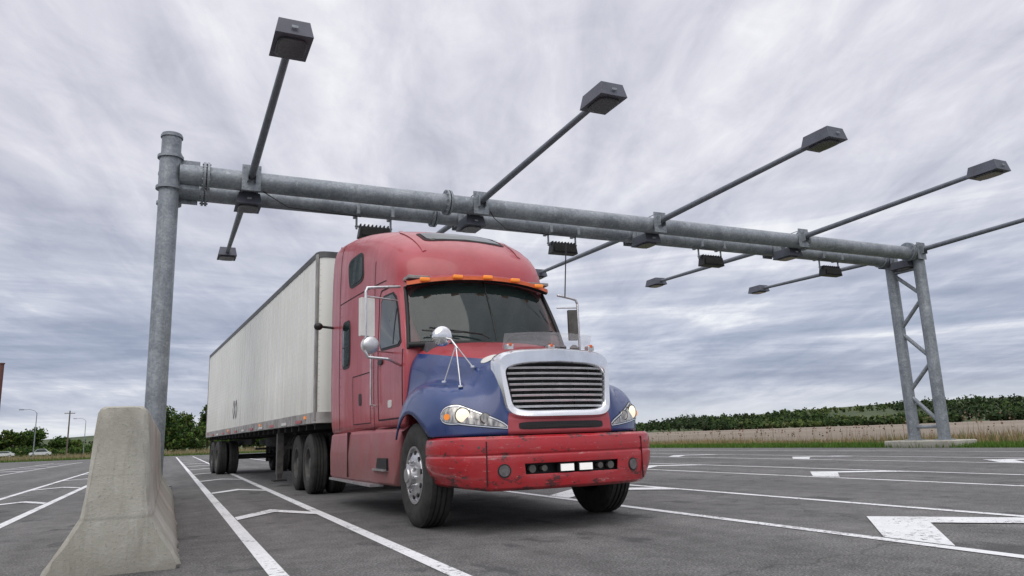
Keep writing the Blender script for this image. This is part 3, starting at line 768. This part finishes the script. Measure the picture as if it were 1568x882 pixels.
# chassis
b = MB('dark')
for s in (-1, 1):
    b.box((s * .43, 5.2, .87), (.08, 8.4, .27)); b.box((s * .72, 1.25, .95), (.02, 1.3, .75))
    b.box((s * .43, 1.3, .66), (.09, 1.3, .06)); b.cyl((s * .78, 3.2, .62), (s * .78, 4.9, .62), .30, n=24, m='alu')
    b.box((s * .9, 9.45, .62), (.6, .012, .62), 'black')
b.box((0, 1.5, .82), (.9, 1.6, .45)); b.cyl((-.9, 1.32, .515), (.9, 1.32, .515), .06, n=12); b.box((0, 1.2, .48), (.5, .5, .14))
b.box((0, .60, 1.33), (1.05, .04, .55), 'black')
for y in (7.45, 8.80): b.cyl((-.9, y, .515), (.9, y, .515), .10, n=14); b.ball((0, y, .53), (.25, .25, .23), 16, 8)
b.box((0, 8.1, 1.08), (.95, 1.0, .09)); b.box((0, 5.9, 1.03), (.8, .8, .04), 'alu')
b.box((0, 2.05, 1.35), (1.7, .05, .8))
b.make('chassis', tr, 35, bevel=.005)
for s in (-1, 1):
    wheel('front_wheel', WF, tr, s * 1.03, 1.32, s)
    for y in (7.45, 8.80): wheel('drive_wheel', WD, tr, s * 1.08, y, s)
b = MB('redlamp')
for x, mt in ((-.25, 'redlamp'), (0, 'black'), (.25, 'blue')):
    b.tube([(x, 5.4, 1.9), (x + .03, 5.7, 1.55), (x, 6.1, 1.45), (x, 6.55, 1.7)], .015, 6, mt)
b.make('air_hoses', tr, 60)

# ------------------------------------------------------------------ trailer
TA = radians(3.5)
tl = empty('box_trailer', (3.50, 12.66, 0), TA)
L = 16.3; W = 1.30; z0, z1 = 1.20, 4.15
b = MB('tside')
front = [(-W, .16), (-W + .03, .06), (-W + .10, .015), (-W + .2, 0), (W - .2, 0), (W - .10, .015), (W - .03, .06), (W, .16), (W, L), (-W, L)]
b.grid([[(x, y, z0 + .16) for x, y in front], [(x, y, z1 - .09) for x, y in front]], 'tside', closed=True)
b.make('body_panels', tl, 30)
b = MB('rail')
def band(za, zb_, off, m):
    o = [(x + off * (1 if x > 0 else -1), y + (off if y > 1 else -off)) for x, y in front]
    b.grid([[(x, y, za) for x, y in o], [(x, y, zb_) for x, y in o]], m, closed=True)
    for z in (za, zb_): b.add([(x, y, z) for x, y in o], [tuple(range(len(o)))], m)
band(z0, z0 + .18, .018, 'rail'); band(z1 - .10, z1, .015, 'darkrail')
for s in (-1, 1):
    y = .32
    while y < L - .1:
        b.box((s * (W + .004), y, (z0 + z1) / 2 + .03), (.010, .045, z1 - z0 - .28), 'tside'); y += .407
    for y in [i * .407 + .32 for i in range(0, 39)]: b.box((s * (W + .022), y, z0 + .09), (.012, .05, .14), 'rail')
    for y in (.7, 5.2, 10.5, 15.6): b.box((s * (W + .03), y, z0 + .11), (.02, .12, .05), 'amber' if y < 14 else 'redlamp')
    for y in [1.2 + i * 1.3 for i in range(11)]: b.box((s * (W + .031), y, z0 + .05), (.006, .45, .05), 'white' if int(y * 10) % 2 else 'redlamp')
    b.box((s * (W + .005), .10, (z0 + z1) / 2), (.03, .10, z1 - z0 - .1), 'rail'); b.box((s * (W + .006), L - .03, (z0 + z1) / 2), (.03, .09, z1 - z0), 'rail')
b.make('rails_and_posts', tl, 30)
b = MB('logo')
for k, (dy, dz) in enumerate(((0, 0), (.42, 0))):
    for sg in (-1, 1):
        pts = [(-W - .012, 9.2 + dy + sg * .0, 1.62), (-W - .012, 9.2 + dy + sg * .18, 1.86), (-W - .012, 9.2 + dy, 2.12)]
        for p, q in zip(pts[:-1], pts[1:]):
            b.add([(p[0], p[1] - .04, p[2]), (p[0], p[1] + .04, p[2]), (q[0], q[1] + .04, q[2]), (q[0], q[1] - .04, q[2])], [(0, 1, 2, 3)])
b.make('emblem', tl, 0)
b = MB('dark')
for i in range(26): b.box((0, .4 + i * .62, z0 - .05), (2.45, .07, .10))
for s in (-1, 1):
    b.box((s * .5, 13.5, .98), (.1, 4.6, .18)); b.box((s * 1.08, 4.1, .72), (.13, .13, .95), 'dull'); b.box((s * 1.08, 4.1, .28), (.10, .10, .3), 'dull'); b.box((s * 1.08, 4.1, .12), (.28, .28, .03), 'dark')
    b.cyl((s * 1.08, 4.1, .55), (s * .6, 4.9, 1.1), .03, n=8, m='dull'); b.box((s * .95, 15.75, .62), (.55, .012, .66), 'black')
    b.cyl((s * 1.1, L, .50), (s * 1.1, L, 1.2), .05, n=8)
b.cyl((-1.08, 4.1, .8), (1.08, 4.1, .8), .04, n=8, m='dull'); b.cyl((-1.15, L, .52), (1.15, L, .52), .06, n=10)
for y in (13.35, 14.65): b.cyl((-.9, y, .515), (.9, y, .515), .07, n=12)
b.cyl((-.35, 7.1, .83), (-.35, 7.1, 1.05), .50, n=32, m='rubber'); b.cyl((-.35, 7.1, .82), (-.35, 7.1, .9), .26, n=24, m='dull')
b.box((0, 7.1, .78), (2.2, .06, .05)); b.cyl((.2, 11.0, .95), (.2, 12.0, .95), .15, n=16)
b.make('underframe', tl, 35)
for s in (-1, 1):
    for y in (13.35, 14.65): wheel('trailer_wheel', WD, tl, s * 1.14, y, s)

# ------------------------------------------------------------------ vegetation
class Leaf:
    def __init__(s): s.v = []; s.f = []; s.c = []
    def quad(s, c, r, col, flat=0):
        a = V(random.gauss(0, 1), random.gauss(0, 1), random.gauss(0, 1) * (1 - flat)).normalized(); b = a.cross(V(random.gauss(0, 1), random.gauss(0, 1), random.gauss(0, 1))).normalized()
        k = random.uniform(.55, 1); o = len(s.v)
        s.v += [tuple(c + a * r), tuple(c + b * r * k), tuple(c - a * r * .8), tuple(c - b * r * k)]
        s.f.append((o, o + 1, o + 2, o + 3)); s.c.append(col)
    def tri(s, p, q, r, col): o = len(s.v); s.v += [p, q, r]; s.f.append((o, o + 1, o + 2)); s.c.append(col)
    def make(s, name, mat, parent=None):
        me = bpy.data.meshes.new(name); me.from_pydata(s.v, [], s.f); me.materials.append(M[mat])
        ca = me.color_attributes.new('Col', 'FLOAT_COLOR', 'CORNER'); data = []
        for f, c in zip(s.f, s.c): data += [c[0], c[1], c[2], 1] * len(f)
        ca.data.foreach_set('color', data)
        o = bpy.data.objects.new(name, me); COL.objects.link(o)
        if parent: o.parent = parent
        return o
GREENS = [(.045, .085, .018), (.065, .12, .022), (.095, .15, .03), (.035, .065, .018), (.11, .155, .04)]
def crown(lf, c, rx, rz, n, q, cols, ls=1.0):
    for k in range(n):
        d = V(random.gauss(0, 1), random.gauss(0, 1), random.gauss(0, 1)).normalized(); rr = random.uniform(.25, 1) ** .5
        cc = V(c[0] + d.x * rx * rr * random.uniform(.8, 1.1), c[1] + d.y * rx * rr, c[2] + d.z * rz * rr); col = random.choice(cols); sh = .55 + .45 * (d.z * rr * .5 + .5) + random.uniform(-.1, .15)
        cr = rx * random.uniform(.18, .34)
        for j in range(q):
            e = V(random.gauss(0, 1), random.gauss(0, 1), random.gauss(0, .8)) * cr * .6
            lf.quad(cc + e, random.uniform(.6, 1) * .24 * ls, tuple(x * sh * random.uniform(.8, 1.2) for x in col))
def tree(x, y, h, w, ls=1):
    e = empty('deciduous_tree', (x, y, 0)); t = MB('bark')
    t.cyl((0, 0, 0), (random.uniform(-.2, .2), 0, h * .45), h * .028, h * .018, n=8)
    for k in range(6):
        a = random.uniform(0, 2 * pi); t.cyl((0, 0, h * (.28 + .04 * k)), (cos(a) * w * .55, sin(a) * w * .55, h * random.uniform(.55, .85)), h * .013, h * .004, n=6)
    t.make('trunk', e, 60); lf = Leaf(); cols = random.sample(GREENS, 3)
    for k in range(7):
        a = random.uniform(0, 2 * pi); r = random.uniform(.1, .6) * w
        crown(lf, (cos(a) * r, sin(a) * r, h * random.uniform(.38, .84)), w * random.uniform(.42, .6), h * random.uniform(.15, .22), 26, 12, cols, ls)
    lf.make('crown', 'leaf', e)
for i in range(15):
    x = -5 + i * 2.7 + random.uniform(-1, 1); tree(x, 142 + random.uniform(-6, 10), random.uniform(7.2, 8.8), random.uniform(2.6, 3.6))
for (x, y, h, w) in ((-38, 235, 6.6, 3.6), (-33, 240, 7.6, 4.2), (-44, 230, 5.5, 3.6), (-28, 246, 5, 3.2), (-41, 238, 6, 3.6), (-24, 250, 4.4, 3.2)): tree(x, y, h, w, 1.6)
lf = Leaf()
for i in range(300):
    x = random.uniform(-6, 36); crown(lf, (x, 138 + random.uniform(-2, 3), random.uniform(.4, 4.2)), random.uniform(1.0, 1.8), random.uniform(.8, 1.5), 8, 9, GREENS, 1.2)
for i in range(200):
    x = random.uniform(-75, -6); crown(lf, (x, 215 + random.uniform(-5, 20), random.uniform(.4, 1.5)), random.uniform(1.4, 2.6), random.uniform(.7, 1.2), 6, 8, GREENS, 1.6)
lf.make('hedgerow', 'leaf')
def hh(az, r):
    return 1.25 * max(0, (r - 620) / 260) ** 1.3 * (7 + 3.5 * sin(az * 7 + 1) + 3 * sin(az * 3.1 + .6) + 5 * max(0, az - .6) * 2)
rows = []
for i in range(9):
    r = 620 + i * 45; rows.append([(r * sin(radians(a)), r * cos(radians(a)), min(hh(radians(a), r), 34) - (.03 if i else .2)) for a in range(-30, 92, 2)])
b = MB('hill'); b.grid(rows); b.make('hills', None, 180)
lf = Leaf()
def tcol(az, r):
    g = sin(az * 41 + r * .013) + sin(az * 17) + random.uniform(-.8, .8)
    if g > 1.2: return random.choice([(.10, .135, .04), (.09, .13, .035), (.12, .145, .055)])
    if g > -.3: return random.choice([(.045, .078, .022), (.058, .092, .026), (.04, .068, .02)])
    return random.choice([(.026, .046, .016), (.034, .055, .018), (.03, .044, .02)])
for i in range(4400):
    az = radians(random.uniform(22, 80)); row = random.random()
    if row < .32: r = 560 + random.uniform(0, 25) + 40 * sin(az * 5)
    else: r = random.uniform(640, 930)
    gap = sin(az * 23 + r * .004) + sin(az * 9 + r * .02)
    if r > 640 and gap < -1.2: continue
    if row < .32 and sin(az * 37) + sin(az * 15 + 1) < -.9: continue
    z = min(hh(az, r), 34) if r > 620 else 0
    h = random.uniform(4.5, 9.5) * (.80 + .3 * sin(az * 31) * sin(az * 12)) * (1.05 if row > .32 else .7)
    c = V(r * sin(az), r * cos(az), z + h * .5); col = tcol(az, r)
    for j in range(15):
        d = V(random.gauss(0, 1), random.gauss(0, 1), random.gauss(0, 1)).normalized(); k = random.uniform(.3, 1)
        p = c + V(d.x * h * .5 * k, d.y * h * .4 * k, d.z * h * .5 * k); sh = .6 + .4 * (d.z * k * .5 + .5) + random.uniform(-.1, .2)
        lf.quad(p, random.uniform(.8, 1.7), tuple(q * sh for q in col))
for i in range(600):
    az = radians(random.uniform(-25, 22)); r = random.uniform(430, 600); h = random.uniform(5, 8); c = V(r * sin(az), r * cos(az), h * .5); col = tcol(az, r)
    for j in range(12):
        d = V(random.gauss(0, 1), random.gauss(0, 1), random.gauss(0, 1)).normalized(); lf.quad(c + d * h * .45 * random.random() ** .4, random.uniform(.9, 1.8), tuple(q * random.uniform(.6, 1.2) for q in col))
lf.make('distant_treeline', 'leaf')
lf = Leaf()
def blade(x, y, z, h, w, col, lean=.25):
    a = random.uniform(0, 2 * pi); dx, dy = cos(a) * w, sin(a) * w; lx, ly = random.gauss(0, lean) * h, random.gauss(0, lean) * h
    lf.tri((x - dx, y - dy, z), (x + dx, y + dy, z), (x + lx, y + ly, z + h), col)
for i in range(34000):
    x = 23.7 + abs(random.gauss(0, 1.9)); y = random.uniform(3, 75) if i % 3 else random.uniform(10, 35)
    g = random.uniform(.7, 1.3); blade(x, y, -.06, random.uniform(.10, .26), .02, (.085 * g, .16 * g, .028 * g))
for i in range(9000):
    x = random.uniform(-60, 20); y = 92.2 + abs(random.gauss(0, 3)); g = random.uniform(.7, 1.3); blade(x, y, -.06, random.uniform(.15, .4), .04, (.085 * g, .14 * g, .03 * g))
lf.make('verge_grass', 'blade'); lf = Leaf()
for i in range(30000):
    y = random.uniform(0, 90); x = 28.8 + random.gauss(0, 1.9) + 1.5 * sin(y * .35) + 3 * (random.random() ** 3)
    if x < 26.6: continue
    g = random.uniform(.7, 1.25); c = (.30 * g, .225 * g, .125 * g) if random.random() < .74 else (.13 * g, .16 * g, .05 * g)
    cl = .65 + .45 * sin(y * 1.1 + x) * sin(y * .43)
    blade(x, y, -.06, random.uniform(.18, .50) * cl * (1.5 if y < 24 else 1), .022, c, .18)
for i in range(330):
    y = random.uniform(0, 42); x = random.uniform(26.5, 33); h = random.uniform(.6, 1.15) * (1.15 if y < 22 else .9)
    blade(x, y, -.06, h, .014, (.24, .17, .11), .08); lf.quad(V(x, y, h - .1), .05, (.22, .15, .10)); lf.quad(V(x, y + .02, h - .2), .06, (.2, .13, .09))
for i in range(9000):
    x = random.uniform(-60, 20); y = random.uniform(97, 112); g = random.uniform(.7, 1.2); blade(x, y, -.06, random.uniform(.4, .9), .05, (.28 * g, .23 * g, .13 * g), .15)
lf.make('dry_reeds', 'blade')

# ------------------------------------------------------------------ distant street furniture
def street_lamp(x, y, h, d=1):
    e = empty('street_lamp', (x, y, 0)); b = MB('galv')
    b.cyl((0, 0, 0), (0, 0, h * .93), .10, .06, n=10); b.tube([(0, 0, h * .92), (d * .3, 0, h * .97), (d * 1.0, 0, h), (d * 2.0, 0, h)], .04, 8)
    b.box((d * 2.3, 0, h - .03), (.7, .3, .12), 'lampgrey'); b.cyl((0, 0, 0), (0, 0, .3), .2, n=10); b.make('pole_and_head', e, 40, bevel=.01)
street_lamp(-20.9, 150, 8.2, -1); street_lamp(-18.4, 205, 8.6, -1)
street_lamp(-13, 230, 8.0, 1)
e = empty('utility_pole', (-17.6, 165, 0)); b = MB('wood'); b.cyl((0, 0, 0), (0, 0, 8.6), .15, .11, n=10); b.box((0, 0, 8.1), (1.8, .12, .12))
for q in (-.8, -.4, .4, .8): b.cyl((q, 0, 8.16), (q, 0, 8.3), .04, n=8, m='white')
b.make('pole', e, 40)
e = empty('steel_post', (-10.66, 60, 0)); b = MB('rust'); b.cyl((0, 0, 0), (0, 0, 6.9), .17, .14, n=16); b.cyl((0, 0, 6.9), (0, 0, 6.98), .18, n=16); b.cyl((0, 0, 0), (0, 0, .1), .3, n=16); b.make('post', e, 40)
def car(x, y, rz, mat, hh_=1.0):
    e = empty('parked_car', (x, y, 0), rz); b = MB(mat)
    pr = [(-2.2, .35), (-2.25, .75), (-2.1, .95), (-1.3, 1.02), (-.7, 1.42 * hh_), (.9, 1.45 * hh_), (1.7, 1.05), (2.15, .95), (2.2, .4)]
    b.grid([[(p[0], -.82, p[1]) for p in pr], [(p[0], -.86, p[1]) for p in pr], [(p[0], .86, p[1]) for p in pr], [(p[0], .82, p[1]) for p in pr]], mat)
    for s in (-1, 1):
        b.add([(p[0], s * .86, p[1]) for p in pr], [tuple(range(len(pr)))], mat)
        b.add([(-1.15, s * .865, 1.03), (-.66, s * .865, 1.36 * hh_), (.85, s * .865, 1.38 * hh_), (1.45, s * .865, 1.05)], [(0, 1, 2, 3)], 'glass')
        for q in (-1.4, 1.35): b.cyl((q, s * .70, .33), (q, s * .88, .33), .33, n=20, m='rubber'); b.cyl((q, s * .85, .33), (q, s * .89, .33), .2, n=14, m='alu')
    b.add([(-1.26, -.75, 1.05), (-1.26, .75, 1.05), (-.76, .7, 1.39 * hh_), (-.76, -.7, 1.39 * hh_)], [(0, 1, 2, 3)], 'glass')
    b.make('body', e, 30)
car(-27, 204, .1, 'carwhite', 1.2); car(-35, 209, .05, 'carwhite')

# ------------------------------------------------------------------ world
w = bpy.data.worlds.new('World'); S.world = w; w.use_nodes = True
nt = w.node_tree; bg = nt.nodes['Background']
SE, SR = 52, 215
sky = N(nt, 'ShaderNodeTexSky', sky_type='NISHITA'); sky.sun_disc = False
sky.sun_elevation = radians(SE); sky.sun_rotation = radians(SR)
tc = N(nt, 'ShaderNodeTexCoord'); sp = N(nt, 'ShaderNodeSeparateXYZ'); nt.links.new(tc.outputs['Generated'], sp.inputs[0])
def math_(op, a, b=None, c=None):
    m = N(nt, 'ShaderNodeMath', operation=op)
    for i, v in enumerate((a, b, c)):
        if v is None: continue
        if isinstance(v, (int, float)): m.inputs[i].default_value = v
        else: nt.links.new(v, m.inputs[i])
    return m.outputs[0]
zc = math_('MAXIMUM', sp.outputs[2], 0.0); zd = math_('ADD', zc, .12)
cx = math_('DIVIDE', sp.outputs[0], zd); cy = math_('DIVIDE', sp.outputs[1], zd)
cmb = N(nt, 'ShaderNodeCombineXYZ'); nt.links.new(cx, cmb.inputs[0]); nt.links.new(cy, cmb.inputs[1])
def mapped(rot, sc, loc=(0, 0, 0), src=None):
    m = N(nt, 'ShaderNodeMapping'); m.vector_type = 'POINT'
    r = N(nt, 'ShaderNodeVectorRotate', rotation_type='Z_AXIS'); r.inputs['Angle'].default_value = radians(rot)
    nt.links.new(src or cmb.outputs[0], r.inputs['Vector'])
    m.inputs['Scale'].default_value = sc; m.inputs['Location'].default_value = loc
    nt.links.new(r.outputs[0], m.inputs[0]); return m.outputs[0]
nA = noise(nt, .50, 4, .5, mapped(-80, (1, 1.6, 1), (2.3, 0, 0)), .3)
nB = noise(nt, 1.7, 6, .58, mapped(-72, (.55, 2.0, 1), (3, 1, 0)), .6)
nC = noise(nt, 5.0, 6, .6, mapped(-60, (.8, 1.4, 1), (7, 2, 0)), .5)
comb = math_('ADD', math_('MULTIPLY', nA, .40), math_('ADD', math_('MULTIPLY', nB, .38), math_('MULTIPLY', nC, .22)))
nL = noise(nt, 1.6, 7, .60, mapped(0, (1.3, 1.3, 15), (0, 0, .7), tc.outputs['Generated']), .6)
comb2 = math_('ADD', math_('MULTIPLY', nL, .60), math_('MULTIPLY', comb, .40))
cl = ramp(nt, comb, [(.37, (.50, .51, .605)), (.45, (.64, .645, .73)), (.53, (.78, .78, .85)), (.62, (.97, .97, 1.0))])
low = ramp(nt, comb2, [(.39, (.31, .355, .48)), (.47, (.43, .475, .60)), (.54, (.62, .65, .76)), (.61, (.95, .97, 1.0))])
el = ramp(nt, zc, [(0.0, (.6,) * 3), (.03, (.9,) * 3), (.12, (1,) * 3), (.21, (.6,) * 3), (.33, (0, 0, 0))])
c = mixc(nt, el, cl, low)
hz = ramp(nt, zc, [(0, (.8,) * 3), (.02, (.6,) * 3), (.05, (0, 0, 0))])
c = mixc(nt, hz, c, (.78, .82, .87))
zen = ramp(nt, zc, [(.60, (1, 1, 1)), (.85, (1.55, 1.55, 1.52))])
c = mixc(nt, 1, c, zen, 'MULTIPLY')
skc = N(nt, 'ShaderNodeVectorMath', operation='SCALE'); nt.links.new(sky.outputs[0], skc.inputs[0]); skc.inputs['Scale'].default_value = .10
c = mixc(nt, .93, skc.outputs[0], c)
nt.links.new(c, bg.inputs['Color']); bg.inputs['Strength'].default_value = 1.0

sd = bpy.data.lights.new('sun', 'SUN'); sd.energy = 1.5; sd.angle = radians(60); sd.color = (1, .96, .9)
so = bpy.data.objects.new('sun', sd); COL.objects.link(so)
a = radians(SR); dirv = V(sin(a) * cos(radians(SE)), cos(a) * cos(radians(SE)), sin(radians(SE)))
so.rotation_euler = dirv.to_track_quat('Z', 'Y').to_euler(); so.location = (0, -10, 40)

# ------------------------------------------------------------------ camera
cd = bpy.data.cameras.new('camera'); cam = bpy.data.objects.new('camera', cd); COL.objects.link(cam); S.camera = cam
cd.sensor_width = 36; cd.lens = 25.7; cd.clip_end = 6000; cd.clip_start = .05
th, yw, ro = radians(11.46), radians(25.06), radians(2.0)
fwd = V(sin(yw) * cos(th), cos(yw) * cos(th), sin(th)); r0 = V(cos(yw), -sin(yw), 0); u0 = r0.cross(fwd)
rt = r0 * cos(ro) - u0 * sin(ro); up = r0 * sin(ro) + u0 * cos(ro)
mat = Matrix((rt, up, -fwd)).transposed().to_4x4(); mat.translation = V(0, 0, .87); cam.matrix_world = mat
S.view_settings.view_transform = 'Standard'; S.view_settings.look = 'None'; S.view_settings.exposure = 0
